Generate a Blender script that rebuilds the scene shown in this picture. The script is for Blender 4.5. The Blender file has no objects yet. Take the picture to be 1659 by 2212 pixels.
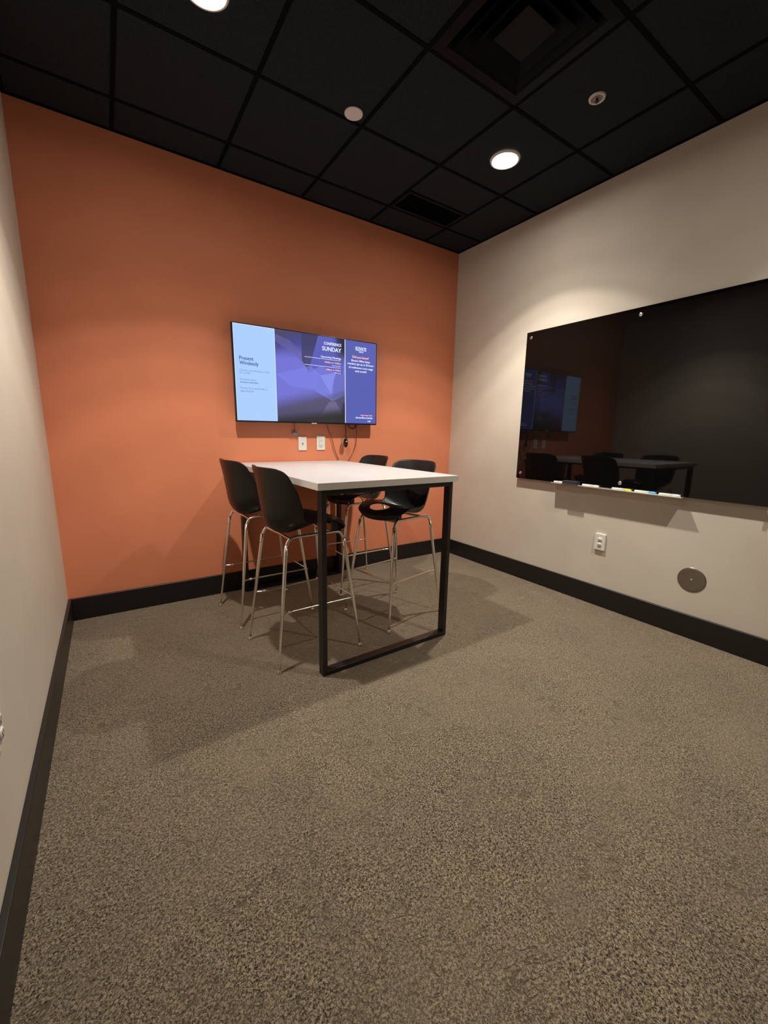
import bpy, bmesh, math, random
from mathutils import Vector, Matrix, Quaternion

random.seed(4)
scene = bpy.context.scene
COL = scene.collection
PI = math.pi

# ------------------------------------------------------------------ camera
cam_data = bpy.data.cameras.new('camera')
cam = bpy.data.objects.new('camera', cam_data)
COL.objects.link(cam)
R3 = Matrix([[0.831001, 0.08869, -0.549155], [-0.555975, 0.164618, -0.814735], [0.018142, 0.982362, 0.186107]])
cam.matrix_world = Matrix.Translation(Vector((-3.0804, -3.3217, 1.2798))) @ R3.to_4x4()
cam_data.sensor_fit = 'VERTICAL'
cam_data.sensor_height = 36.0
cam_data.lens = 14.3814
cam_data.clip_start = 0.02
scene.camera = cam

# ------------------------------------------------------------------ light settings
LAMP_COLOR = (1.0, 0.91, 0.80)
LAMP_POWER = {'A': 265, 'B': 225, 'C': 150}
LAMP_POS = {'A': (-0.752, -1.205), 'B': (-2.582, -1.205), 'C': (-0.752, -3.047)}
# beam shape of the downlights: (angle from straight down, relative intensity)
BEAM = [(0, 0.95), (20, 1.0), (29, 0.97), (36, 0.70), (42, 0.36), (47, 0.20), (52, 0.06), (62, 0.025), (78, 0.012), (90, 0.0)]
LENS_STRENGTH = 45
world = bpy.data.worlds.new('world')
scene.world = world
world.use_nodes = True
world.node_tree.nodes['Background'].inputs[0].default_value = (0.9, 0.85, 0.8, 1)
world.node_tree.nodes['Background'].inputs[1].default_value = 0.02
scene.view_settings.view_transform = 'Standard'
scene.view_settings.look = 'None'
scene.view_settings.gamma = 1
scene.view_settings.use_curve_mapping = False
scene.view_settings.exposure = 0.0

# room
H = 3.06
W = 3.387
YN = -4.75        # wall behind the camera

# ------------------------------------------------------------------ materials
def mat(name, color=(0.5, 0.5, 0.5), rough=0.5, metal=0.0, spec=0.5, emis=None, es=0.0, coat=0.0):
    m = bpy.data.materials.new(name)
    m.use_nodes = True
    b = m.node_tree.nodes['Principled BSDF']
    b.inputs['Base Color'].default_value = (*color, 1)
    b.inputs['Roughness'].default_value = rough
    b.inputs['Metallic'].default_value = metal
    b.inputs['Specular IOR Level'].default_value = spec
    b.inputs['Coat Weight'].default_value = coat
    if emis:
        b.inputs['Emission Color'].default_value = (*emis, 1)
        b.inputs['Emission Strength'].default_value = es
    return m

def nd(m, t, **kw):
    n = m.node_tree.nodes.new(t)
    for k, v in kw.items():
        setattr(n, k, v)
    return n

def lk(m, a, b):
    m.node_tree.links.new(a, b)

def bsdf(m):
    return m.node_tree.nodes['Principled BSDF']

def noise(m, scale, detail=2, rough=0.5, dist=0.0, coord=None):
    n = nd(m, 'ShaderNodeTexNoise')
    n.inputs['Scale'].default_value = scale
    n.inputs['Detail'].default_value = detail
    n.inputs['Roughness'].default_value = rough
    n.inputs['Distortion'].default_value = dist
    if coord is not None:
        lk(m, coord, n.inputs['Vector'])
    return n

def ramp(m, fac, stops):
    r = nd(m, 'ShaderNodeValToRGB')
    e = r.color_ramp.elements
    while len(e) < len(stops):
        e.new(0.5)
    for i, (p, c) in enumerate(stops):
        e[i].position = p
        e[i].color = (*c, 1) if len(c) == 3 else c
    lk(m, fac, r.inputs['Fac'])
    return r

def add_bump(m, height, strength, dist=0.002):
    b = nd(m, 'ShaderNodeBump')
    b.inputs['Strength'].default_value = strength
    b.inputs['Distance'].default_value = dist
    lk(m, height, b.inputs['Height'])
    lk(m, b.outputs['Normal'], bsdf(m).inputs['Normal'])

def paint(name, c, bump=0.12):
    m = mat(name, c, 0.62, spec=0.25)
    g = nd(m, 'ShaderNodeNewGeometry')
    n = noise(m, 3.0, 3, 0.5, 0, g.outputs['Position'])
    lo = tuple(v * 0.96 for v in c)
    hi = tuple(min(1, v * 1.03) for v in c)
    r = ramp(m, n.outputs['Fac'], [(0.3, lo), (0.7, hi)])
    lk(m, r.outputs['Color'], bsdf(m).inputs['Base Color'])
    n2 = noise(m, 260, 3, 0.6, 0, g.outputs['Position'])
    add_bump(m, n2.outputs['Fac'], bump, 0.002)
    return m

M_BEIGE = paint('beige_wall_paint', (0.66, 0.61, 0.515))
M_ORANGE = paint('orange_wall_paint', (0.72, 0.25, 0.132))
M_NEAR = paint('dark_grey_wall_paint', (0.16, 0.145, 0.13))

def carpet():
    m = mat('brown_patterned_carpet', (0.3, 0.24, 0.17), 0.95, spec=0.1)
    g = nd(m, 'ShaderNodeNewGeometry')
    P = g.outputs['Position']
    n1 = noise(m, 175, 2.5, 0.65, 0.9, P)          # loops of the pile
    n2 = noise(m, 380, 2, 0.6, 0.3, P)
    n3 = noise(m, 2.2, 3, 0.55, 0.5, P)             # soft mottling
    r1 = ramp(m, n1.outputs['Fac'], [(0.39, (0.016, 0.0125, 0.009)), (0.485, (0.125, 0.101, 0.071)), (0.61, (0.325, 0.267, 0.19))])
    r2 = ramp(m, n2.outputs['Fac'], [(0.3, (0.62, 0.62, 0.62)), (0.7, (1.2, 1.18, 1.15))])
    mx = nd(m, 'ShaderNodeMix', data_type='RGBA', blend_type='MULTIPLY')
    mx.inputs[0].default_value = 1
    lk(m, r1.outputs['Color'], mx.inputs[6]); lk(m, r2.outputs['Color'], mx.inputs[7])
    # the speckle is stronger in some patches than in others
    n6 = noise(m, 2.6, 3, 0.6, 0.8, P)
    r6 = ramp(m, n6.outputs['Fac'], [(0.34, (0.45, 0.45, 0.45)), (0.60, (0, 0, 0))])
    mp = nd(m, 'ShaderNodeMix', data_type='RGBA', blend_type='MIX')
    lk(m, r6.outputs['Color'], mp.inputs[0]); lk(m, mx.outputs[2], mp.inputs[6])
    mp.inputs[7].default_value = (0.145, 0.117, 0.083, 1)
    # curly dark threads
    n4 = noise(m, 11, 3, 0.55, 1.2, P)
    a = nd(m, 'ShaderNodeMath', operation='SUBTRACT'); a.inputs[1].default_value = 0.5
    lk(m, n4.outputs['Fac'], a.inputs[0])
    b = nd(m, 'ShaderNodeMath', operation='ABSOLUTE'); lk(m, a.outputs[0], b.inputs[0])
    r4 = ramp(m, b.outputs[0], [(0.0, (1, 1, 1)), (0.010, (0.8, 0.8, 0.8)), (0.022, (0, 0, 0))])
    n5 = noise(m, 7, 2, 0.5, 0.2, P)
    r5 = ramp(m, n5.outputs['Fac'], [(0.46, (0, 0, 0)), (0.58, (1, 1, 1))])
    mm = nd(m, 'ShaderNodeMath', operation='MULTIPLY')
    lk(m, r4.outputs['Color'], mm.inputs[0]); lk(m, r5.outputs['Color'], mm.inputs[1])
    m2 = nd(m, 'ShaderNodeMath', operation='MULTIPLY'); m2.inputs[1].default_value = 0.75
    lk(m, mm.outputs[0], m2.inputs[0])
    mx2 = nd(m, 'ShaderNodeMix', data_type='RGBA', blend_type='MIX')
    lk(m, m2.outputs[0], mx2.inputs[0]); lk(m, mp.outputs[2], mx2.inputs[6])
    mx2.inputs[7].default_value = (0.07, 0.05, 0.032, 1)
    r3 = ramp(m, n3.outputs['Fac'], [(0.3, (0.86, 0.87, 0.88)), (0.7, (1.1, 1.09, 1.07))])
    mx3 = nd(m, 'ShaderNodeMix', data_type='RGBA', blend_type='MULTIPLY'); mx3.inputs[0].default_value = 1
    lk(m, mx2.outputs[2], mx3.inputs[6]); lk(m, r3.outputs['Color'], mx3.inputs[7])
    lk(m, mx3.outputs[2], bsdf(m).inputs['Base Color'])
    s = nd(m, 'ShaderNodeMath', operation='SUBTRACT')
    lk(m, n1.outputs['Fac'], s.inputs[0]); lk(m, m2.outputs[0], s.inputs[1])
    add_bump(m, s.outputs[0], 0.7, 0.006)
    bsdf(m).inputs['Sheen Weight'].default_value = 1.0
    bsdf(m).inputs['Sheen Roughness'].default_value = 0.42
    bsdf(m).inputs['Sheen Tint'].default_value = (1.0, 0.88, 0.69, 1)
    return m
M_CARPET = carpet()

def tile_mat():
    m = mat('black_ceiling_tile', (0.018, 0.018, 0.017), 0.9, spec=0.15)
    g = nd(m, 'ShaderNodeNewGeometry')
    n = noise(m, 120, 3, 0.6, 0, g.outputs['Position'])
    r = ramp(m, n.outputs['Fac'], [(0.35, (0.0125, 0.0165, 0.019)), (0.65, (0.0205, 0.027, 0.031))])
    lk(m, r.outputs['Color'], bsdf(m).inputs['Base Color'])
    add_bump(m, n.outputs['Fac'], 0.3, 0.002)
    return m
M_TILE = tile_mat()
M_TEE = mat('black_grid_metal', (0.0055, 0.0062, 0.0062), 0.9, spec=0.04)
M_BASE = mat('black_baseboard_paint', (0.012, 0.011, 0.01), 0.38, spec=0.45)
M_BLACKM = mat('black_powder_coat', (0.014, 0.0125, 0.0115), 0.42, spec=0.5)
M_VENT = mat('black_vent_metal', (0.007, 0.0088, 0.0098), 0.4, spec=0.06)
M_GRILLE = mat('black_grille_metal', (0.011, 0.0145, 0.0165), 0.6, spec=0.1)
M_VOID = mat('duct_darkness', (0.002, 0.002, 0.002), 0.9, spec=0.0)
M_WHITE = mat('white_laminate', (0.48, 0.475, 0.48), 0.35, spec=0.45)
M_EDGE = mat('white_edge_band', (0.90, 0.88, 0.82), 0.45, spec=0.4)
M_PLATE = mat('white_plastic', (0.80, 0.78, 0.73), 0.35)
M_SLOT = mat('dark_slot', (0.05, 0.045, 0.04), 0.6)
M_RING = mat('white_trim_metal', (0.75, 0.73, 0.68), 0.4)
M_CHROME = mat('chrome', (0.92, 0.90, 0.86), 0.24, metal=1.0)
M_NICKEL = mat('brushed_nickel', (0.30, 0.27, 0.23), 0.30, metal=0.85)
M_SHELL = mat('black_polypropylene', (0.012, 0.012, 0.012), 0.36, spec=0.5)
M_GLASS = mat('black_glass', (0.0035, 0.0032, 0.003), 0.03, spec=0.45)
M_BEZEL = mat('black_gloss_bezel', (0.008, 0.008, 0.009), 0.25)
M_CORD = mat('dark_brown_cord', (0.22, 0.062, 0.026), 0.5)
M_BCORD = mat('black_cord', (0.02, 0.016, 0.015), 0.45)
M_GREYCAP = mat('blue_grey_plastic', (0.13, 0.17, 0.21), 0.4)
M_TRAY = mat('satin_aluminium', (0.85, 0.84, 0.8), 0.3, metal=0.6)
M_LENS = mat('lamp_lens', (0.9, 0.9, 0.9), 0.5, emis=LAMP_COLOR, es=LENS_STRENGTH)

def grain(m, scale=90, amt=0.08, d=0.001):
    g = nd(m, 'ShaderNodeTexCoord')
    n = noise(m, scale, 3, 0.6, 0, g.outputs['Object'])
    add_bump(m, n.outputs['Fac'], amt, d)
for m_, s_, a_ in ((M_SHELL, 500, 0.12), (M_BLACKM, 400, 0.08), (M_BASE, 60, 0.05), (M_NICKEL, 60, 0.06), (M_WHITE, 300, 0.02),
                   (M_PLATE, 200, 0.02), (M_VENT, 40, 0.05)):
    grain(m_, s_, a_)

def emit(name, c, s=1.0):
    m = bpy.data.materials.new(name)
    m.use_nodes = True
    b = bsdf(m)
    b.inputs['Base Color'].default_value = (0.01, 0.01, 0.012, 1)
    b.inputs['Roughness'].default_value = 0.25
    b.inputs['Emission Color'].default_value = (*c, 1)
    b.inputs['Emission Strength'].default_value = s
    return m

# ------------------------------------------------------------------ mesh helpers
def obj(name, bm, m, parent=None, smooth=False, bevel=0.0, loc=None):
    me = bpy.data.meshes.new(name)
    bm.normal_update()
    bm.to_mesh(me)
    bm.free()
    o = bpy.data.objects.new(name, me)
    COL.objects.link(o)
    for mm in (m if isinstance(m, (list, tuple)) else [m]):
        me.materials.append(mm)
    if smooth:
        for p in me.polygons:
            p.use_smooth = True
    if bevel:
        bv = o.modifiers.new('bevel', 'BEVEL')
        bv.width = bevel
        bv.segments = 3
        bv.limit_method = 'ANGLE'
        bv.harden_normals = False
    if parent:
        o.parent = parent
    if loc:
        o.location = loc
    return o

def tag(o, label, cat, group=None):
    o['label'] = label
    o['category'] = cat
    if group:
        o['group'] = group
    return o

def thing(name, label, cat, loc=(0, 0, 0), rotz=0.0, group=None):
    o = bpy.data.objects.new(name, None)
    o.empty_display_size = 0.05
    COL.objects.link(o)
    o.location = loc
    o.rotation_euler = (0, 0, rotz)
    return tag(o, label, cat, group)

def struct(name, bm, m, parent=None, **kw):
    o = obj(name, bm, m, parent, **kw)
    if not parent:
        o['kind'] = 'structure'
    return o

def box(bm, x0, x1, y0, y1, z0, z1, mi=0):
    v = [bm.verts.new(p) for p in ((x0, y0, z0), (x1, y0, z0), (x1, y1, z0), (x0, y1, z0),
                                   (x0, y0, z1), (x1, y0, z1), (x1, y1, z1), (x0, y1, z1))]
    for f in ((0, 3, 2, 1), (4, 5, 6, 7), (0, 1, 5, 4), (1, 2, 6, 5), (2, 3, 7, 6), (3, 0, 4, 7)):
        bm.faces.new([v[i] for i in f]).material_index = mi
    return v

def newbox(*a):
    bm = bmesh.new()
    box(bm, *a)
    return bm

def tube(bm, pts, r, seg=14, caps=True):
    pts = [Vector(p) for p in pts]
    n = len(pts)
    rr = r if isinstance(r, (list, tuple)) else [r] * n
    tang = []
    for i in range(n):
        a = pts[max(0, i - 1)]
        b = pts[min(n - 1, i + 1)]
        tang.append((b - a).normalized())
    up = Vector((0, 0, 1)) if abs(tang[0].z) < 0.9 else Vector((1, 0, 0))
    nrm = tang[0].cross(up).normalized()
    rings = []
    for i in range(n):
        if i:
            q = tang[i - 1].rotation_difference(tang[i])
            nrm = q @ nrm
        bn = tang[i].cross(nrm)
        rings.append([bm.verts.new(pts[i] + rr[i] * (math.cos(2 * PI * k / seg) * nrm + math.sin(2 * PI * k / seg) * bn)) for k in range(seg)])
    for i in range(n - 1):
        for k in range(seg):
            f = bm.faces.new((rings[i][k], rings[i][(k + 1) % seg], rings[i + 1][(k + 1) % seg], rings[i + 1][k]))
            f.smooth = True
    if caps:
        bm.faces.new(list(reversed(rings[0])))
        bm.faces.new(rings[-1])

def curve(pts, sub=8):
    pts = [Vector(p) for p in pts]
    P = [pts[0] * 2 - pts[1]] + pts + [pts[-1] * 2 - pts[-2]]
    out = []
    for i in range(1, len(P) - 2):
        a, b, c, d = P[i - 1:i + 3]
        for k in range(sub):
            t = k / sub
            out.append(0.5 * ((2 * b) + (c - a) * t + (2 * a - 5 * b + 4 * c - d) * t * t + (-a + 3 * b - 3 * c + d) * t ** 3))
    out.append(pts[-1])
    return out

def lathe(bm, prof, seg=48, axis='z', origin=(0, 0, 0), cap0=False, cap1=False):
    """prof = list of (radius, height)."""
    o = Vector(origin)
    rings = []
    for r, h in prof:
        ring = []
        for k in range(seg):
            a = 2 * PI * k / seg
            c, s = r * math.cos(a), r * math.sin(a)
            v = {'z': (c, s, h), 'x': (h, c, s), 'y': (s, h, c)}[axis]
            ring.append(bm.verts.new(o + Vector(v)))
        rings.append(ring)
    for i in range(len(rings) - 1):
        for k in range(seg):
            f = bm.faces.new((rings[i][k], rings[i][(k + 1) % seg], rings[i + 1][(k + 1) % seg], rings[i + 1][k]))
            f.smooth = True
    if cap0:
        bm.faces.new(list(reversed(rings[0])))
    if cap1:
        bm.faces.new(rings[-1])

def new(fn, *a, **k):
    bm = bmesh.new()
    fn(bm, *a, **k)
    return bm

def children(o):
    return list(o.children)

def copy_tree(o, parent=None):
    c = o.copy()
    COL.objects.link(c)
    if parent:
        c.parent = parent
    for ch in children(o):
        copy_tree(ch, c)
    return c

# ------------------------------------------------------------------ room shell
T = 0.12
struct('floor', newbox(-W - T, T, YN - T, T, -0.1, 0.0), M_CARPET)
struct('wall_back', newbox(-W, 0, 0, T, 0, H + 0.2), M_ORANGE)
struct('wall_right', newbox(0, T, YN, T, 0, H + 0.2), M_BEIGE)
struct('wall_left', newbox(-W - T, -W, YN, T, 0, H + 0.2), M_BEIGE)
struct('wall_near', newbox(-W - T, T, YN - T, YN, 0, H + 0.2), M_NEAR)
BH, BT = 0.155, 0.019
struct('baseboard_back', newbox(-W + BT, -BT, -BT, 0, 0, BH), M_BASE, bevel=0.003)
struct('baseboard_right', newbox(-BT, 0, YN, 0, 0, BH), M_BASE, bevel=0.003)
struct('baseboard_left', newbox(-W, -W + BT, YN, 0, 0, BH), M_BASE, bevel=0.003)
struct('baseboard_near', newbox(-W + BT, -BT, YN, YN + BT, 0, BH), M_BASE, bevel=0.003)

# ceiling of lay-in tiles on a grid; two cells are taken by vents
G = 0.61
GX = [0.0] + [-0.447 - G * i for i in range(5)] + [-W]
GY = [0.0] + [-0.302 - G * i for i in range(8)] + [YN]
bm = bmesh.new()
for i in range(len(GX) - 1):
    for j in range(len(GY) - 1):
        x1, x0 = GX[i], GX[i + 1]
        y1, y0 = GY[j], GY[j + 1]
        cx, cy = (x0 + x1) / 2, (y0 + y1) / 2
        if abs(cx + 1.362) < 0.1 and abs(cy + 1.827) < 0.1:
            continue
        if abs(cx + 0.752) < 0.1 and abs(cy + 0.607) < 0.1:
            box(bm, x0, x1, y0, -0.575, H, H + 0.016)
            continue
        box(bm, x0, x1, y0, y1, H, H + 0.016)
box(bm, -W, 0, YN, 0, H + 0.17, H + 0.2)
ceiling = struct('ceiling', bm, M_TILE)
bm = bmesh.new()
for x in GX[1:-1]:
    box(bm, x - 0.011, x + 0.011, YN, 0, H - 0.0035, H + 0.003)
for y in GY[1:-1]:
    box(bm, -W, 0, y - 0.011, y + 0.011, H - 0.0030, H + 0.003)
box(bm, -0.022, 0, YN, 0, H - 0.004, H + 0.003)
box(bm, -W, 0, -0.022, 0, H - 0.004, H + 0.003)
box(bm, -W, -W + 0.022, YN, 0, H - 0.004, H + 0.003)
struct('ceiling_grid', bm, M_TEE, ceiling)

# ------------------------------------------------------------------ ceiling vents
def frustum_ring(bm, a0, z0, a1, z1, th=0.0025):
    """square louvre band from half size a0 at z0 to a1 at z1"""
    def ring(a, z):
        return [bm.verts.new(p) for p in ((-a, -a, z), (a, -a, z), (a, a, z), (-a, a, z))]
    o0, o1 = ring(a0, z0), ring(a1, z1)
    i0, i1 = ring(a0 - th, z0 + th * 0.6), ring(a1 - th, z1 + th * 0.6)
    for k in range(4):
        j = (k + 1) % 4
        bm.faces.new((o0[k], o0[j], o1[j], o1[k]))
        bm.faces.new((i0[j], i0[k], i1[k], i1[j]))
        bm.faces.new((o0[j], o0[k], i0[k], i0[j]))
        bm.faces.new((o1[k], o1[j], i1[j], i1[k]))

t = thing('ceiling_diffuser', 'large square black air diffuser with nested louvres set in the black ceiling', 'air vent', (-1.362, -1.827, H))
bm = bmesh.new()
for s in range(4):   # flat outer flange in four mitred strips
    a, b = 0.293, 0.245
    R = Matrix.Rotation(s * PI / 2, 4, 'Z')
    vs = [bm.verts.new(R @ Vector(p)) for p in ((-a, -a, -0.004), (a, -a, -0.004), (b, -b, -0.006), (-b, -b, -0.006),
                                                (-a, -a, 0.004), (a, -a, 0.004), (b, -b, 0.004), (-b, -b, 0.004))]
    for f in ((0, 3, 2, 1), (4, 5, 6, 7), (0, 1, 5, 4), (2, 3, 7, 6)):
        bm.faces.new([vs[i] for i in f])
obj('flange', bm, M_VENT, t)
for k, (a0, z0, a1, z1) in enumerate(((0.245, -0.004, 0.19, 0.062), (0.215, -0.014, 0.15, 0.045), (0.155, -0.016, 0.085, 0.042))):
    obj('louvre', new(frustum_ring, a0, z0, a1, z1), M_VENT, t)
bm = bmesh.new()
vs = [bm.verts.new(p) for p in ((-0.095, -0.095, -0.012), (0.095, -0.095, -0.012), (0.095, 0.095, -0.012), (-0.095, 0.095, -0.012), (0, 0, 0.028))]
bm.faces.new((vs[3], vs[2], vs[1], vs[0]))
for k in range(4):
    bm.faces.new((vs[k], vs[(k + 1) % 4], vs[4]))
obj('centre_plate', bm, M_VENT, t)
bm = bmesh.new()
box(bm, -0.29, 0.29, -0.29, 0.29, 0.13, 0.135)
for sx in (-1, 1):
    box(bm, min(sx * 0.29, sx * 0.285), max(sx * 0.29, sx * 0.285), -0.29, 0.29, 0.003, 0.13)
    box(bm, -0.285, 0.285, min(sx * 0.29, sx * 0.285), max(sx * 0.29, sx * 0.285), 0.003, 0.13)
obj('duct_box', bm, M_VOID, t)

t = thing('return_grille', 'narrow rectangular black slatted return grille in the ceiling near the far corner', 'air vent', (-0.752, -0.44, H))
bm = bmesh.new()
hx, hy = 0.290, 0.123
box(bm, -hx, hx, -hy, -hy + 0.02, -0.005, 0.004); box(bm, -hx, hx, hy - 0.02, hy, -0.005, 0.004)
box(bm, -hx, -hx + 0.02, -hy + 0.02, hy - 0.02, -0.005, 0.004); box(bm, hx - 0.02, hx, -hy + 0.02, hy - 0.02, -0.005, 0.004)
obj('frame', bm, M_GRILLE, t)
bm = bmesh.new()
for k in range(11):
    y = -hy + 0.03 + k * (2 * hy - 0.06) / 10
    v = box(bm, -hx + 0.02, hx - 0.02, y - 0.0115, y + 0.0115, 0.002, 0.004)
    for q in v:
        dy = q.co.y - y
        q.co.z += dy * 0.5 + 0.006
obj('slats', bm, M_GRILLE, t)
bm = bmesh.new()
box(bm, -hx, hx, -hy, hy, 0.09, 0.094)
box(bm, -hx, -hx + 0.004, -hy, hy, 0.006, 0.09); box(bm, hx - 0.004, hx, -hy, hy, 0.006, 0.09)
box(bm, -hx + 0.004, hx - 0.004, -hy, -hy + 0.004, 0.006, 0.09); box(bm, -hx + 0.004, hx - 0.004, hy - 0.004, hy, 0.006, 0.09)
obj('duct_box', bm, M_VOID, t)

# ------------------------------------------------------------------ downlights
def downlight(key, label):
    x, y = LAMP_POS[key]
    t = thing('recessed_downlight', label, 'ceiling light', (x, y, H), 0, 'round downlights in the black ceiling')
    bm = new(lathe, [(0.079, -0.002), (0.081, -0.010), (0.087, -0.012), (0.093, -0.009), (0.096, -0.001)], 64)
    obj('trim_ring', bm, M_RING, t)
    bm = new(lathe, [(0.080, -0.003), (0.060, -0.0045), (0.030, -0.0055), (0.001, -0.006)], 64, cap1=True)
    obj('lens', bm, M_LENS, t)
    ld = bpy.data.lights.new('downlight_beam', 'SPOT')
    ld.use_nodes = True
    lt = ld.node_tree
    em = lt.nodes['Emission']
    tc = lt.nodes.new('ShaderNodeTexCoord')
    sep = lt.nodes.new('ShaderNodeSeparateXYZ')
    lt.links.new(tc.outputs['Normal'], sep.inputs[0])
    ab = lt.nodes.new('ShaderNodeMath'); ab.operation = 'ABSOLUTE'
    lt.links.new(sep.outputs['Z'], ab.inputs[0])
    ac = lt.nodes.new('ShaderNodeMath'); ac.operation = 'ARCCOSINE'
    lt.links.new(ab.outputs[0], ac.inputs[0])
    sc = lt.nodes.new('ShaderNodeMath'); sc.operation = 'DIVIDE'; sc.inputs[1].default_value = PI / 2
    lt.links.new(ac.outputs[0], sc.inputs[0])
    cr = lt.nodes.new('ShaderNodeValToRGB')
    cr.color_ramp.interpolation = 'EASE'
    el = cr.color_ramp.elements
    while len(el) < len(BEAM):
        el.new(0.5)
    for i_, (deg, v_) in enumerate(BEAM):
        el[i_].position = deg / 90
        el[i_].color = (v_, v_, v_, 1)
    lt.links.new(sc.outputs[0], cr.inputs[0])
    lt.links.new(cr.outputs['Color'], em.inputs['Strength'])
    ld.energy = LAMP_POWER[key]
    ld.color = LAMP_COLOR
    ld.spot_size = math.radians(176)
    ld.spot_blend = 0.0
    ld.shadow_soft_size = 0.028
    lo = bpy.data.objects.new('downlight_beam', ld)
    COL.objects.link(lo)
    lo.parent = t
    lo.location = (0, 0, -0.04)
downlight('A', 'lit round downlight over the stools on the right side of the table')
downlight('B', 'lit round downlight cut off by the top edge of the photo')
downlight('C', 'lit round downlight over the near end of the black glass board')

# ------------------------------------------------------------------ sprinkler cover and sprinkler
t = thing('sprinkler_cover_plate', 'flat round white cover plate on the black ceiling above the table', 'sprinkler cover', (-1.755, -0.974, H))
obj('disc', new(lathe, [(0.0465, -0.008), (0.052, -0.0055), (0.052, -0.002), (0.045, 0.0)], 48, cap0=True), mat('white_cover_paint', (0.80, 0.72, 0.70), 0.6), t, smooth=False)
t = thing('ceiling_sprinkler', 'small round off-white sprinkler ring with a dark centre in the black ceiling', 'sprinkler', (-0.748, -1.817, H))
obj('escutcheon', new(lathe, [(0.028, -0.001), (0.029, -0.006), (0.034, -0.009), (0.040, -0.007), (0.042, 0.0)], 48), M_RING, t)
obj('cup', new(lathe, [(0.0285, -0.004), (0.022, -0.0015), (0.001, -0.001)], 32, cap1=True), mat('grey_cup_metal', (0.28, 0.26, 0.22), 0.5), t)
bm = bmesh.new()
lathe(bm, [(0.004, -0.002), (0.007, -0.010), (0.004, -0.014), (0.011, -0.018), (0.011, -0.020), (0.001, -0.021)], 20, cap1=True)
obj('deflector', bm, mat('dark_bronze', (0.05, 0.045, 0.035), 0.4, metal=0.6), t)

# ------------------------------------------------------------------ table
TX, TY, TYAW = -1.7955, -0.7645, 0.0118
t = thing('bar_height_table', 'bar-height table with white top and black square-tube frame, its far end against the orange wall', 'table', (TX, TY, 0), TYAW)
hw, hl = 0.4675, 0.7525
bm = bmesh.new()
box(bm, -hw + 0.001, hw - 0.001, -hl + 0.001, hl - 0.001, 1.007, 1.043)
obj('tabletop', bm, M_WHITE, t, bevel=0.0012)
bm = bmesh.new()
e = 0.0012
box(bm, -hw, hw, -hl, -hl + e, 1.0075, 1.0425); box(bm, -hw, hw, hl - e, hl, 1.0075, 1.0425)
box(bm, -hw, -hw + e, -hl + e, hl - e, 1.0075, 1.0425); box(bm, hw - e, hw, -hl + e, hl - e, 1.0075, 1.0425)
obj('edge_band', bm, M_EDGE, t)
fx, fy = hw - 0.027, hl - 0.016
for s in (-1, 1):
    ya, yb = (-fy, -fy + 0.050) if s < 0 else (fy - 0.060, fy - 0.010)
    for sx in (-1, 1):
        xa, xb = sorted((sx * fx, sx * (fx - 0.026)))
        obj('leg', newbox(xa, xb, ya, yb, 0.0, 1.007), M_BLACKM, t, bevel=0.0015)
    obj('floor_bar', newbox(-fx + 0.026, fx - 0.026, ya, yb, 0.0, 0.026), M_BLACKM, t, bevel=0.0015)
    obj('top_bar', newbox(-fx + 0.026, fx - 0.026, ya, yb, 0.979, 1.007), M_BLACKM, t, bevel=0.0015)
for sx in (-1, 1):
    xa, xb = sorted((sx * (fx - 0.13), sx * (fx - 0.156)))
    obj('long_rail', newbox(xa, xb, -fy + 0.05, fy - 0.06, 0.979, 1.007), M_BLACKM, t, bevel=0.0015)

# ------------------------------------------------------------------ bar stools
PX = [(0.222, 0.722), (0.240, 0.746), (0.216, 0.776), (0.145, 0.803), (0.075, 0.811), (0.0, 0.781), (-0.080, 0.742), (-0.162, 0.733),
      (-0.213, 0.795), (-0.231, 0.895), (-0.245, 1.000), (-0.264, 1.102)]
HWID = [0.150, 0.182, 0.207, 0.221, 0.221, 0.208, 0.196, 0.200, 0.208, 0.211, 0.213, 0.213]
SDX = [-0.072, -0.070, -0.052, -0.022, 0.0, 0.004, 0.024, 0.080, 0.122, 0.120, 0.106, 0.088]
SDZ = [0.004, -0.002, -0.012, -0.014, -0.004, 0.024, 0.062, 0.095, 0.085, 0.046, 0.016, -0.004]

def interp(arr, s):
    n = len(arr) - 1
    u = s * n
    i = min(int(u), n - 1)
    f = u - i
    def g(k):
        k2 = max(0, min(n, k))
        return Vector(arr[k2]) if isinstance(arr[0], tuple) else arr[k2]
    a, b, c, d = g(i - 1), g(i), g(i + 1), g(i + 2)
    return 0.5 * ((2 * b) + (c - a) * f + (2 * a - 5 * b + 4 * c - d) * f * f + (-a + 3 * b - 3 * c + d) * f ** 3)

def shell_point(s, tt):
    p = interp(PX, s)
    h = interp(HWID, s)
    a = abs(tt)
    x = p.x + interp(SDX, s) * a ** 2.3
    z = p.y + interp(SDZ, s) * a ** 2.6
    y = h * tt
    top = max(0.0, (s - 0.86) / 0.14)
    z -= top * 0.034 * a ** 9
    y *= 1 - top * 0.02 * a ** 6
    return Vector((x, y, z))

def lin(a, b, n):
    return [a + (b - a) * i / n for i in range(n)]

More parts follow.
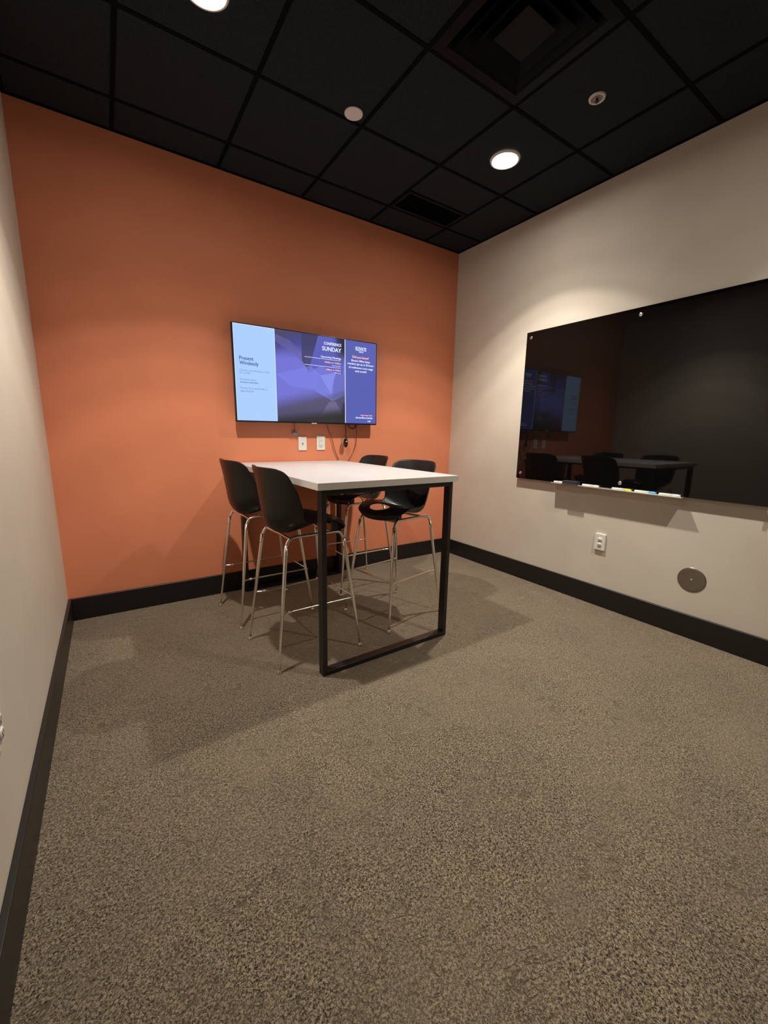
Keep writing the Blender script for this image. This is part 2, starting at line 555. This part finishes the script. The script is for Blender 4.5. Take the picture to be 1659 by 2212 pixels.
def seat_shell():
    s0, rs, rt = 0.262, 0.060, 0.39      # centre and half sizes of the oval opening, in surface units
    S = lin(0, s0 - rs, 9) + lin(s0 - rs, s0 + rs, 8) + lin(s0 + rs, 1, 34) + [1.0]
    Tt = lin(-1, -rt, 10) + lin(-rt, rt, 10) + lin(rt, 1, 10) + [1.0]
    bm = bmesh.new()
    RM = 2.2
    grid = []
    for s in S:
        row = []
        for tt in Tt:
            a, b = (s - s0) / rs, tt / rt
            m = max(abs(a), abs(b))
            s2, t2 = s, tt
            if 1e-6 < m < RM:
                L = math.hypot(a, b)
                k = max(0.0, min(1.0, (m - 1) / (RM - 1)))
                ca, cb = a / L * m, b / L * m
                a2, b2 = ca * (1 - k) + a * k, cb * (1 - k) + b * k
                s2, t2 = s0 + a2 * rs, b2 * rt
            row.append(bm.verts.new(shell_point(max(0, s2), t2)))
        grid.append(row)
    eps = 1e-4
    for i in range(len(S) - 1):
        for j in range(len(Tt) - 1):
            sm, tm = (S[i] + S[i + 1]) / 2, (Tt[j] + Tt[j + 1]) / 2
            if abs(sm - s0) < rs - eps and abs(tm) < rt - eps:
                continue
            f = bm.faces.new((grid[i][j], grid[i][j + 1], grid[i + 1][j + 1], grid[i + 1][j]))
            f.smooth = True
    loose = [v for v in bm.verts if not v.link_faces]
    bmesh.ops.delete(bm, geom=loose, context='VERTS')
    return bm

def make_stool(label):
    t = thing('bar_stool', label, 'bar stool')
    o = obj('seat_shell', seat_shell(), M_SHELL, t)
    md = o.modifiers.new('thickness', 'SOLIDIFY')
    md.thickness = 0.0075
    md.offset = 0.0
    md = o.modifiers.new('smooth', 'SUBSURF')
    md.levels = 1
    md.render_levels = 1
    o['label'] = 'black one-piece bucket shell with an oval hole in the seat'
    for sx in (1, -1):
        for sy in (1, -1):
            foot = Vector((sx * 0.262, sy * 0.230, 0.012))
            top = Vector((sx * 0.178, sy * 0.172, 0.688))
            pts = [foot.lerp(top, k / 12) for k in range(13)]
            rad = [0.0066 + 0.0036 * min(1, k / 7) for k in range(13)]
            lg = obj('leg', new(tube, pts, rad, 16), M_CHROME, t)
            bm = bmesh.new()
            lathe(bm, [(0.004, 0.022), (0.0085, 0.018), (0.0088, 0.012), (0.0125, 0.009), (0.0125, 0.0), ], 20, origin=(foot.x, foot.y, 0), cap0=True, cap1=True)
            obj('foot_glide', bm, M_CHROME, lg)
    for sy in (1, -1):
        y = sy * 0.168
        pts = curve([(0.1865, sy * 0.176, 0.63), (0.179, sy * 0.1725, 0.675), (0.164, y, 0.709), (0.138, y, 0.725), (0.05, y, 0.727), (-0.05, y, 0.727),
                     (-0.138, y, 0.725), (-0.164, y, 0.709), (-0.179, sy * 0.1725, 0.675), (-0.1865, sy * 0.176, 0.63)], 6)
        obj('side_rail', new(tube, pts, 0.0088, 14), M_CHROME, t)
    for sx in (1, -1):
        x = sx * 0.150
        pts = curve([(x, -0.166, 0.720), (x * 0.95, -0.12, 0.714), (x * 0.9, 0, 0.713), (x * 0.95, 0.12, 0.714), (x, 0.166, 0.720)], 6)
        obj('cross_rail', new(tube, pts, 0.0080, 12), M_CHROME, t)
    for sx in (1,):
        for sy in (1, -1):
            bm = bmesh.new()
            zt = 0.790 if sx > 0 else 0.748
            box(bm, sx * 0.125 - 0.018, sx * 0.125 + 0.018, sy * 0.158 - 0.012, sy * 0.158 + 0.012, 0.722, zt)
            obj('mounting_block', bm, M_SHELL, t, bevel=0.004)
    def at(z, sx, sy):
        k = (z - 0.012) / 0.676
        return Vector((sx * (0.262 - 0.084 * k), sy * (0.230 - 0.058 * k), z))
    zs = 0.315
    for sy in (1, -1):
        a, b = at(zs, -1, sy), at(zs, 1, sy)
        d = (b - a).normalized()
        pts = curve([a - d * 0.004, a + d * 0.03 + Vector((0, -sy * 0.014, 0)), a + d * 0.07 + Vector((0, -sy * 0.017, 0)),
                     a.lerp(b, 0.5) + Vector((0, -sy * 0.012, 0)), b + d * 0.014], 6)
        o = obj('footrest_bar', new(tube, pts, 0.0052, 10), M_CHROME, t)
        c0 = a + d * 0.045 + Vector((0, -sy * 0.0155, 0))
        obj('collar', new(tube, [c0, c0 + d * 0.02], 0.0075, 12), M_CHROME, o)
    a, b = at(zs + 0.012, 1, -1), at(zs + 0.012, 1, 1)
    obj('footrest_bar', new(tube, [a - Vector((0, 0.012, 0)), b + Vector((0, 0.012, 0))], 0.0052, 10), M_CHROME, t)
    return t

G_ST = 'black shell bar stools around the white table'
stool = make_stool('black bar stool on the left side of the table, nearest the camera')
stool['group'] = G_ST
stool.location = (-2.165, -1.105, 0); stool.rotation_euler = (0, 0, 0.055)
for (x, y, rz, lab) in ((-2.200, -0.476, 0.062, 'black bar stool on the left side of the table, beside the orange wall'),
                        (-1.426, -1.010, math.atan2(-0.083, -0.504), 'black bar stool on the right side with the seat hole showing under the tabletop'),
                        (-1.362, -0.335, PI + 0.0, 'black bar stool on the right side of the table, beside the orange wall')):
    c = copy_tree(stool)
    c.location = (x, y, 0)
    c.rotation_euler = (0, 0, rz)
    c['label'] = lab

# ------------------------------------------------------------------ television
ROLL = 0.0075
tv = thing('television', 'wall-mounted flat television with a lit meeting screen on the orange wall', 'television', (-1.629, 0, 1.713))
tv.rotation_euler = (0, -ROLL, 0)
TVX, TVZ = -1.629, 1.713
def L(x, z):      # wall coordinates to television coordinates
    dx, dz = x - TVX, z - TVZ
    c, s = math.cos(ROLL), math.sin(ROLL)
    return dx * c + dz * s, -dx * s + dz * c
hwT, hhT = 0.626, 0.3545
obj('housing', newbox(-hwT, hwT, -0.084, -0.050, -hhT, hhT), M_BEZEL, tv, bevel=0.004)
obj('rear_bulge', newbox(-0.42, 0.42, -0.050, -0.030, -0.26, 0.20), M_BEZEL, tv, bevel=0.004)
obj('wall_bracket', newbox(-0.2, 0.2, -0.030, 0.0, -0.12, 0.12), M_BLACKM, tv)
SX0, SX1, SZ0, SZ1 = -0.6175, 0.6165, -0.3425, 0.347
XA, XB = -0.3065, 0.300     # panel joints

def srgb(c):
    return tuple(((v / 255) / 12.92 if v / 255 <= 0.04045 else ((v / 255 + 0.055) / 1.055) ** 2.4) for v in c)

def mix3(a, b, k):
    k = max(0, min(1, k))
    return tuple(a[i] * (1 - k) + b[i] * k for i in range(3))

def inpoly(x, y, poly):
    c = False
    n = len(poly)
    for i in range(n):
        x1, y1 = poly[i]
        x2, y2 = poly[(i + 1) % n]
        if (y1 > y) != (y2 > y) and x < (x2 - x1) * (y - y1) / (y2 - y1) + x1:
            c = not c
    return c

def sm(a, b, x):
    t_ = max(0, min(1, (x - a) / (b - a)))
    return t_ * t_ * (3 - 2 * t_)

def picture(u, v):
    """abstract violet picture in the middle panel, v runs downwards"""
    violet, deep, dark = (112, 112, 205), (70, 70, 140), (34, 34, 40)
    c = mix3(deep, violet, sm(0.12, 0.34, v + 0.10 * u))
    c = mix3(c, (66, 62, 88), sm(0.30, 0.02, v + 0.45 * u) * 0.8)
    if inpoly(u, v, [(0, 0.05), (0, 0.13), (0.25, 0.24), (0.42, 0.37), (0.40, 0.25), (0.2, 0.10)]):
        c = mix3(c, (104, 96, 160), 0.6)
    if inpoly(u, v, [(0.36, 0), (0.60, 0), (0.45, 0.42), (0.36, 0.30)]):
        c = mix3(c, (58, 58, 88), 0.75)
    if inpoly(u, v, [(0.60, 0), (0.86, 0), (0.98, 0.28), (0.97, 0.42), (0.62, 0.34), (0.44, 0.44)]):
        c = (88, 92, 178)
    c = mix3(c, dark, sm(0.80, 1.0, u) * sm(0.32, 0.10, v) * 0.95)
    if inpoly(u, v, [(0.0, 0.48), (0.30, 0.40), (0.48, 0.35), (0.62, 0.44), (0.60, 0.62), (0.2, 0.6)]):
        c = mix3(c, (124, 128, 228), 0.55)
    if inpoly(u, v, [(0.53, 0.63), (0.80, 0.74), (1.0, 0.66), (1.0, 0.42), (0.86, 0.40), (0.62, 0.45)]):
        c = (112, 120, 212)
        if u > 0.80 + 0.1 * (0.74 - v):
            c = (104, 106, 190)
        if inpoly(u, v, [(0.62, 0.45), (0.86, 0.40), (0.80, 0.56), (0.78, 0.66)]):
            c = (128, 136, 226)
    low = sm(0.60, 0.82, v + 0.22 * (u - 0.45))
    if not inpoly(u, v, [(0.53, 0.63), (0.80, 0.74), (1.0, 0.66), (1.0, 0.42), (0.62, 0.45)]):
        c = mix3(c, (72, 66, 92), low * 0.85)
    dv = v - 0.745
    if dv > 0 and abs(u - 0.80) < 0.05 + 0.75 * dv:
        c = mix3(c, (112, 106, 138), 0.75 * sm(0.26, 0.02, dv))
    c = mix3(c, (84, 78, 104), 0.5 * sm(0.07, 0.0, abs(v - (0.92 - 0.28 * u))))
    c = mix3(c, (36, 36, 38), sm(0.84, 0.98, v + 0.12 * (u - 0.5)) * 0.95)
    c = mix3(c, (40, 38, 44), sm(0.93, 1.0, u) * sm(0.72, 0.8, v))
    return c

NU, NV = 230, 250
bm = bmesh.new()
lay = bm.loops.layers.float_color.new('picture')
def quad(x0, x1, z0, z1, c, y=-0.0846):
    f = bm.faces.new([bm.verts.new(p) for p in ((x0, y, z0), (x1, y, z0), (x1, y, z1), (x0, y, z1))])
    for l in f.loops:
        l[lay] = (*srgb(c), 1)
vg = [[bm.verts.new((XA + (XB - XA) * i / NU, -0.0846, SZ1 + (SZ0 - SZ1) * j / NV)) for j in range(NV + 1)] for i in range(NU + 1)]
for i in range(NU):
    for j in range(NV):
        f = bm.faces.new((vg[i][j], vg[i][j + 1], vg[i + 1][j + 1], vg[i + 1][j]))
        for l in f.loops:
            u = (l.vert.co.x - XA) / (XB - XA)
            v = (l.vert.co.z - SZ1) / (SZ0 - SZ1)
            l[lay] = (*srgb(picture(u, v)), 1)
quad(SX0, XA, SZ0, SZ1, (166, 200, 246))
quad(XA - 0.005, XA, SZ0, SZ1, (196, 228, 255), -0.0848)
quad(SX0, SX0 + 0.004, SZ0, SZ1, (196, 228, 255), -0.0848)
quad(SX0, XA, SZ1 - 0.004, SZ1, (196, 228, 255), -0.0848)
quad(XB + 0.006, SX1, SZ0, SZ1, (84, 92, 172))
quad(XB, XB + 0.006, SZ0, SZ1, (226, 236, 255))
M_SCREEN = bpy.data.materials.new('lit_screen_picture')
M_SCREEN.use_nodes = True
b_ = bsdf(M_SCREEN)
b_.inputs['Base Color'].default_value = (0.01, 0.01, 0.012, 1)
b_.inputs['Roughness'].default_value = 0.2
at_ = nd(M_SCREEN, 'ShaderNodeVertexColor')
at_.layer_name = 'picture'
lk(M_SCREEN, at_.outputs['Color'], b_.inputs['Emission Color'])
b_.inputs['Emission Strength'].default_value = 1.08
screen = obj('screen', bm, M_SCREEN, tv)
screen['label'] = 'lit screen in three panels, pale blue, violet and navy'

def text_mesh(s):
    cu = bpy.data.curves.new('lettering', 'FONT')
    cu.body = s
    cu.size = 1
    cu.resolution_u = 3
    to = bpy.data.objects.new('lettering', cu)
    COL.objects.link(to)
    bpy.context.view_layer.update()
    dg = bpy.context.evaluated_depsgraph_get()
    me = bpy.data.meshes.new_from_object(to.evaluated_get(dg))
    bpy.data.objects.remove(to)
    bpy.data.curves.remove(cu)
    return me
_h = text_mesh('H')
CAP = max(v.co.y for v in _h.vertices)

def put_text(bm, s, x0, x1, z, cap, bold=0.0, y=-0.0855):
    """lay string s between wall positions x0 and x1 with its baseline at z"""
    me = text_mesh(s)
    xs = [v.co.x for v in me.vertices]
    a, b = min(xs), max(xs)
    sx = (x1 - x0) / (b - a)
    sz = cap / CAP
    offs = [(0, 0)] if not bold else [(-bold, 0), (0, 0), (bold, 0), (0, bold * 0.7), (0, -bold * 0.7)]
    for n_, (ox, oz) in enumerate(offs):
        vs = []
        for v in me.vertices:
            lx, lz = L(x0 + (v.co.x - a) * sx + ox, z + v.co.y * sz + oz)
            vs.append(bm.verts.new((lx, y - 0.00003 * n_, lz)))
        for p in me.polygons:
            try:
                bm.faces.new([vs[i] for i in p.vertices])
            except ValueError:
                pass
    bpy.data.meshes.remove(me)

M_T1 = emit('navy_lettering', srgb((72, 98, 150)))
M_T2 = emit('grey_blue_lettering', srgb((98, 128, 182)))
M_T3 = emit('white_lettering', srgb((222, 230, 255)), 1.05)
M_T4 = emit('orange_lettering', srgb((255, 186, 160)), 1.1)

def line(m, *a):
    bm = bmesh.new()
    put_text(bm, *a)
    obj('lettering', bm, m, screen)

line(M_T1, 'Present', -2.211, -2.107, 1.806, 0.026, 0.0008)
line(M_T1, 'Wirelessly', -2.210, -2.070, 1.772, 0.026, 0.0008)
line(M_T2, 'Connect your Windows or Mac', -2.212, -1.989, 1.726, 0.0125)
line(M_T2, 'PC via WiFi', -2.212, -2.135, 1.706, 0.0125)
line(M_T2, 'Download app at', -2.211, -2.091, 1.661, 0.0125)
line(M_T2, 'airtame.com/start', -2.211, -2.076, 1.641, 0.0125, 0.0005)
line(M_T2, 'Present from app Sunday or', -2.211, -2.005, 1.599, 0.0125)
line(M_T2, 'type 10.3.3.10', -2.211, -2.116, 1.577, 0.0125, 0.0003)
line(M_T3, 'CONFERENCE', -1.524, -1.365, 1.998, 0.021, 0.0009)
line(M_T3, 'SUNDAY', -1.540, -1.365, 1.951, 0.031, 0.0014)
line(M_T3, 'Upcoming Meetings', -1.552, -1.366, 1.895, 0.014, 0.0007)
line(M_T3, 'Reserved Client', -1.449, -1.368, 1.836, 0.0075, 0.0003)
line(M_T3, 'Test Group', -1.429, -1.368, 1.780, 0.0075, 0.0003)
line(M_T3, 'ELEVATE', -1.224, -1.118, 1.989, 0.029, 0.0012)
line(M_T3, 'OFFICE', -1.193, -1.147, 1.973, 0.011, 0.0006)
line(M_T3, 'Elevate Office Suites', -1.266, -1.079, 1.895, 0.0155, 0.0008)
line(M_T3, 'members get up to 30 hours', -1.302, -1.042, 1.868, 0.0155, 0.0008)
line(M_T3, 'of conference room usage', -1.292, -1.048, 1.838, 0.0155, 0.0008)
line(M_T3, 'each month!', -1.229, -1.114, 1.810, 0.0155, 0.0008)
line(M_T3, 'elevateoffice.com/help', -1.222, -1.046, 1.417, 0.0135, 0.0009)
for (xa, xb, z) in ((-1.696, -1.369, 1.884), (-1.697, -1.369, 1.825)):
    bm = bmesh.new()
    bm.faces.new([bm.verts.new((L(x, zz)[0], -0.0855, L(x, zz)[1])) for x, zz in ((xa, z - 0.0016), (xb, z - 0.0016), (xb, z + 0.0016), (xa, z + 0.0016))])
    obj('divider_line', bm, M_T3, screen)
bm = bmesh.new()
bm.faces.new([bm.verts.new((L(x, z)[0], -0.0855, L(x, z)[1])) for x, z in ((-1.098, 1.391), (-1.076, 1.391), (-1.076, 1.398), (-1.098, 1.398))])
obj('screen_mark', bm, M_T3, screen)
bm = bmesh.new()
bm.faces.new([bm.verts.new((L(-1.062 + 0.0065 * math.cos(k * PI / 8), 0)[0], -0.0855, L(-1.062, 1.3945 + 0.0065 * math.sin(k * PI / 8))[1])) for k in range(16)])
obj('screen_mark', bm, M_T3, screen)
line(M_T4, '10:00am to 12:00pm', -1.519, -1.367, 1.856, 0.0115, 0.0007)
line(M_T4, '1:00pm to 4:00pm', -1.505, -1.368, 1.799, 0.0115, 0.0007)
line(M_T4, 'Did you know?', -1.255, -1.092, 1.924, 0.0185, 0.0010)
line(M_T4, 'Need help? Visit', -1.169, -1.048, 1.440, 0.011, 0.0007)
obj('maker_badge', newbox(-0.016, 0.030, -0.0868, -0.0835, -0.3545, -0.3490), M_PLATE, tv)

# ------------------------------------------------------------------ cords below the television
tag(obj('cable', new(tube, curve([(-1.49, -0.012, 1.42), (-1.467, -0.012, 1.349), (-1.449, -0.012, 1.297), (-1.418, -0.012, 1.234), (-1.403, -0.011, 1.175),
     (-1.38, -0.009, 1.11), (-1.352, -0.0065, 1.05), (-1.345, -0.0065, 1.00)], 6), 0.0032, 8), M_CORD),
    'thin brown cable running from the television down behind the table, left one', 'cable', 'thin cables on the orange wall')
tag(obj('cable', new(tube, curve([(-1.170, -0.014, 1.42), (-1.169, -0.013, 1.348), (-1.172, -0.012, 1.27), (-1.173, -0.012, 1.207), (-1.188, -0.011, 1.150),
     (-1.215, -0.009, 1.095), (-1.248, -0.0065, 1.04), (-1.262, -0.0065, 1.00)], 6), 0.0032, 8), M_CORD),
    'thin brown cable curving from the television behind the table, right one', 'cable', 'thin cables on the orange wall')
tag(obj('cable_loop', new(tube, [(-1.229 + 0.037 * math.cos(a * PI / 12), -0.036 - 0.001 * (a % 3), 1.357 + 0.031 * math.sin(a * PI / 12)) for a in range(25)], 0.005, 10), M_BCORD),
    'coil of black cable peeking out below the right part of the television', 'cable')
t = thing('corded_pod', 'black oval pod hanging on a black cord below the television', 'cable', (-1.297, -0.040, 1.36))
obj('cord', new(tube, curve([(0, 0, 0.05), (0, 0, 0), (0.001, 0, -0.06), (0.001, 0, -0.112)], 6), 0.0042, 10), M_BCORD, t)
bm = bmesh.new()
prof = [(0.0045, -0.106), (0.0075, -0.112), (0.014, -0.122), (0.020, -0.136), (0.023, -0.155), (0.023, -0.172), (0.019, -0.188), (0.009, -0.198), (0.001, -0.201)]
lathe(bm, prof, 32, cap1=True)
for v in bm.verts:
    v.co.y *= 0.55
obj('body', bm, mat('glossy_black_plastic', (0.02, 0.015, 0.014), 0.18), t)
bm = bmesh.new()
bmesh.ops.create_uvsphere(bm, u_segments=12, v_segments=8, radius=0.0035)
obj('indicator_light', bm, emit('white_indicator', (1, 1, 1), 3.0), t, smooth=True, loc=(0.003, -0.0108, -0.148))
t = thing('hanging_cap', 'small blue-grey round cap hanging on a short cord under the left half of the television', 'cable', (-1.768, -0.022, 1.36))
obj('cord', new(tube, [(0, 0, 0.04), (0, 0, 0), (0, 0, -0.062)], 0.0028, 8), M_BCORD, t)
obj('disc', new(lathe, [(0.018, -0.007), (0.021, -0.004), (0.021, 0.003), (0.016, 0.006)], 28, 'y', (0, 0, -0.082), True, True), M_GREYCAP, t)

# ------------------------------------------------------------------ wall plates
def wall_plate(label, loc, rotz, w, h, th, kind):
    t = thing('wall_plate' if kind == 'coax' else 'power_outlet', label, 'wall plate' if kind == 'coax' else 'power outlet', loc, rotz)
    # local frame: plate faces -y
    obj('cover_plate', newbox(-w / 2, w / 2, -th, 0, -h / 2, h / 2), M_PLATE, t, bevel=min(0.003, th * 0.45))
    if kind == 'coax':
        obj('connector', new(lathe, [(0.005, -th - 0.006), (0.005, -th)], 16, 'y', (0, 0, 0), True, False), M_NICKEL, t)
        obj('screw', new(lathe, [(0.003, -th - 0.001), (0.003, -th)], 12, 'y', (0, 0, h * 0.36), True, False), M_PLATE, t)
        obj('screw', new(lathe, [(0.003, -th - 0.001), (0.003, -th)], 12, 'y', (0, 0, -h * 0.36), True, False), M_PLATE, t)
    elif kind == 'decor':
        obj('receptacle', newbox(-0.0175, 0.0175, -th - 0.0025, -th, -0.034, 0.034), M_PLATE, t, bevel=0.001)
        bm = bmesh.new()
        y0, y1 = -th - 0.0032, -th - 0.0024
        for s in (-1, 1):
            for sx in (-1, 1):
                box(bm, sx * 0.0065 - 0.0014, sx * 0.0065 + 0.0014, y0, y1, s * 0.019 - 0.005, s * 0.019 + 0.005)
            lathe(bm, [(0.0026, y0), (0.0026, y1)], 10, 'y', (0, 0, s * 0.019 - 0.010), True, False)
        for (xa, xb, za, zb) in ((-0.0185, 0.0185, 0.0340, 0.0352), (-0.0185, 0.0185, -0.0352, -0.0340), (-0.0187, -0.0175, -0.034, 0.034), (0.0175, 0.0187, -0.034, 0.034)):
            box(bm, xa, xb, -th - 0.0004, -th, za, zb)
        obj('slots', bm, M_SLOT, t)
    else:
        for s in (-1, 1):
            bm = new(lathe, [(0.0165, -th), (0.0168, -th - 0.003), (0.0155, -th - 0.0045), (0.001, -th - 0.0045)], 28, 'y', (0, 0, s * 0.0195), False, True)
            for v in bm.verts:
                v.co.z = s * 0.0195 + max(-0.0145, min(0.0145, v.co.z - s * 0.0195))
            fo = obj('receptacle', bm, M_PLATE, t)
            bm = bmesh.new()
            y0, y1 = -th - 0.0052, -th - 0.0044
            for sx in (-1, 1):
                box(bm, sx * 0.0065 - 0.0013, sx * 0.0065 + 0.0013, y0, y1, s * 0.0195 - 0.001, s * 0.0195 + 0.007)
            lathe(bm, [(0.0024, y0), (0.0024, y1)], 10, 'y', (0, 0, s * 0.0195 - 0.008), True, False)
            obj('slots', bm, M_SLOT, fo)
        obj('screw', new(lathe, [(0.003, -th - 0.001), (0.003, -th)], 12, 'y', (0, 0, 0), True, False), M_PLATE, t)
    return t
wall_plate('white coaxial wall plate, the left plate under the television', (-1.693, 0, 1.192), 0, 0.074, 0.117, 0.007, 'coax')
wall_plate('white rectangular power outlet, the right plate under the television', (-1.523, 0, 1.198), 0, 0.080, 0.124, 0.007, 'decor')
wall_plate('white duplex outlet on the beige wall below the glass board', (0, -1.728, 0.502), -PI / 2, 0.080, 0.127, 0.014, 'duplex')
wall_plate('white outlet at the left edge of the photo, on the left wall', (-W, -1.990, 0.515), PI / 2, 0.078, 0.120, 0.010, 'duplex')

# ------------------------------------------------------------------ black glass board
BX = -0.031
bd = thing('glass_board', 'large black glass marker board on the beige right wall', 'glass board', (0, -1.836, 1.533))
obj('glass_panel', newbox(BX, BX + 0.006, -0.914, 0.914, -0.614, 0.614), M_GLASS, bd, bevel=0.001)
for dz in (0.567, -0.566):
    for dy in (0.870, 0.005, -0.861):
        obj('standoff', new(lathe, [(0.001, BX - 0.005), (0.0105, BX - 0.005), (0.0130, BX - 0.0035), (0.0130, BX), (0.0090, BX), (0.0090, 0.0)], 28, 'x', (0, dy, dz), True, False),
            M_CHROME, bd)
# tray hung under the board
t = thing('marker_tray', 'narrow bright metal marker tray hanging under the glass board', 'marker tray', (0, -1.768, 0.913))
bm = bmesh.new()
y0, y1 = -0.466, 0.466
box(bm, -0.067, -0.020, y0, y1, 0.0, 0.003)
box(bm, -0.069, -0.066, y0, y1, 0.0, 0.008)
box(bm, -0.023, -0.020, y0, y1, 0.003, 0.006)
obj('shelf', bm, M_TRAY, t, bevel=0.0008)
for y in (-0.30, 0.30):
    obj('bracket', newbox(-0.022, 0.0, y - 0.02, y + 0.02, 0.000, 0.006), M_TRAY, t)

def marker(y0, y1, x, cap_col, cap_name, label, cap_at_low=True, z=0.9252):
    Lm = abs(y1 - y0)
    t = thing('marker', label, 'marker', (x, (y0 + y1) / 2, z), 0, 'markers on the tray')
    h = Lm / 2
    capL = 0.042
    s = -1 if cap_at_low else 1
    obj('barrel', new(tube, [(0, -s * h, 0), (0, -s * (h - 0.004), 0), (0, s * (h - capL), 0)], [0.006, 0.0083, 0.0083], 16), M_PLATE, t)
    obj('cap', new(tube, [(0, s * (h - capL), 0), (0, s * (h - 0.012), 0), (0, s * h, 0)], [0.0092, 0.0088, 0.0062], 16), mat(cap_name, cap_col, 0.4), t)
marker(-1.318, -1.402, -0.050, (0.8, 0.79, 0.75), 'white_cap', 'white marker at the left end of the tray, beside the eraser')
marker(-1.560, -1.690, -0.046, (0.78, 0.77, 0.72), 'cream_cap', 'white marker lying left of the middle of the tray')
marker(-1.790, -1.925, -0.052, (0.85, 0.80, 0.02), 'yellow_cap', 'white marker with a bright yellow cap on the tray')
marker(-1.945, -2.082, -0.050, (0.08, 0.45, 0.75), 'light_blue_cap', 'white marker with a light blue cap on the tray')
marker(-2.100, -2.225, -0.052, (0.8, 0.79, 0.75), 'plain_cap', 'white marker at the right end of the tray')
t = thing('board_eraser', 'dark grey felt eraser standing on the left part of the marker tray', 'eraser', (-0.0575, -1.472, 0.9165))
obj('handle', newbox(-0.0235, 0.0235, -0.062, 0.062, 0.016, 0.030), mat('dark_grey_plastic', (0.03, 0.032, 0.035), 0.5), t, bevel=0.002)
obj('felt', newbox(-0.0235, 0.0235, -0.062, 0.062, 0.0, 0.016), mat('grey_felt', (0.05, 0.05, 0.052), 0.95), t)
t = thing('board_magnet', 'small round silver clip on the bottom edge of the glass board', 'clip', (-0.036, -2.668, 0.924))
obj('knob', new(lathe, [(0.001, -0.012), (0.010, -0.011), (0.013, -0.006), (0.013, 0.004)], 24, 'x', (0, 0, 0), True, True), M_CHROME, t)
obj('tab', new(lathe, [(0.024, 0.010), (0.024, 0.013)], 28, 'x', (0, -0.002, -0.026), True, True), mat('clear_tab', (0.6, 0.56, 0.5), 0.3), t)

# ------------------------------------------------------------------ round metal cover
t = thing('round_cover_plate', 'round brushed metal cover plate with a centre screw, low on the beige wall', 'cover plate', (0, -2.340, 0.388))
obj('disc', new(lathe, [(0.001, -0.0035), (0.070, -0.0035), (0.078, -0.0028), (0.081, 0.0)], 64, 'x', (0, 0, 0), True, False), M_NICKEL, t)
obj('screw', new(lathe, [(0.001, -0.0065), (0.004, -0.006), (0.0055, -0.0035)], 16, 'x', (0, 0, 0), True, False), M_CHROME, t)
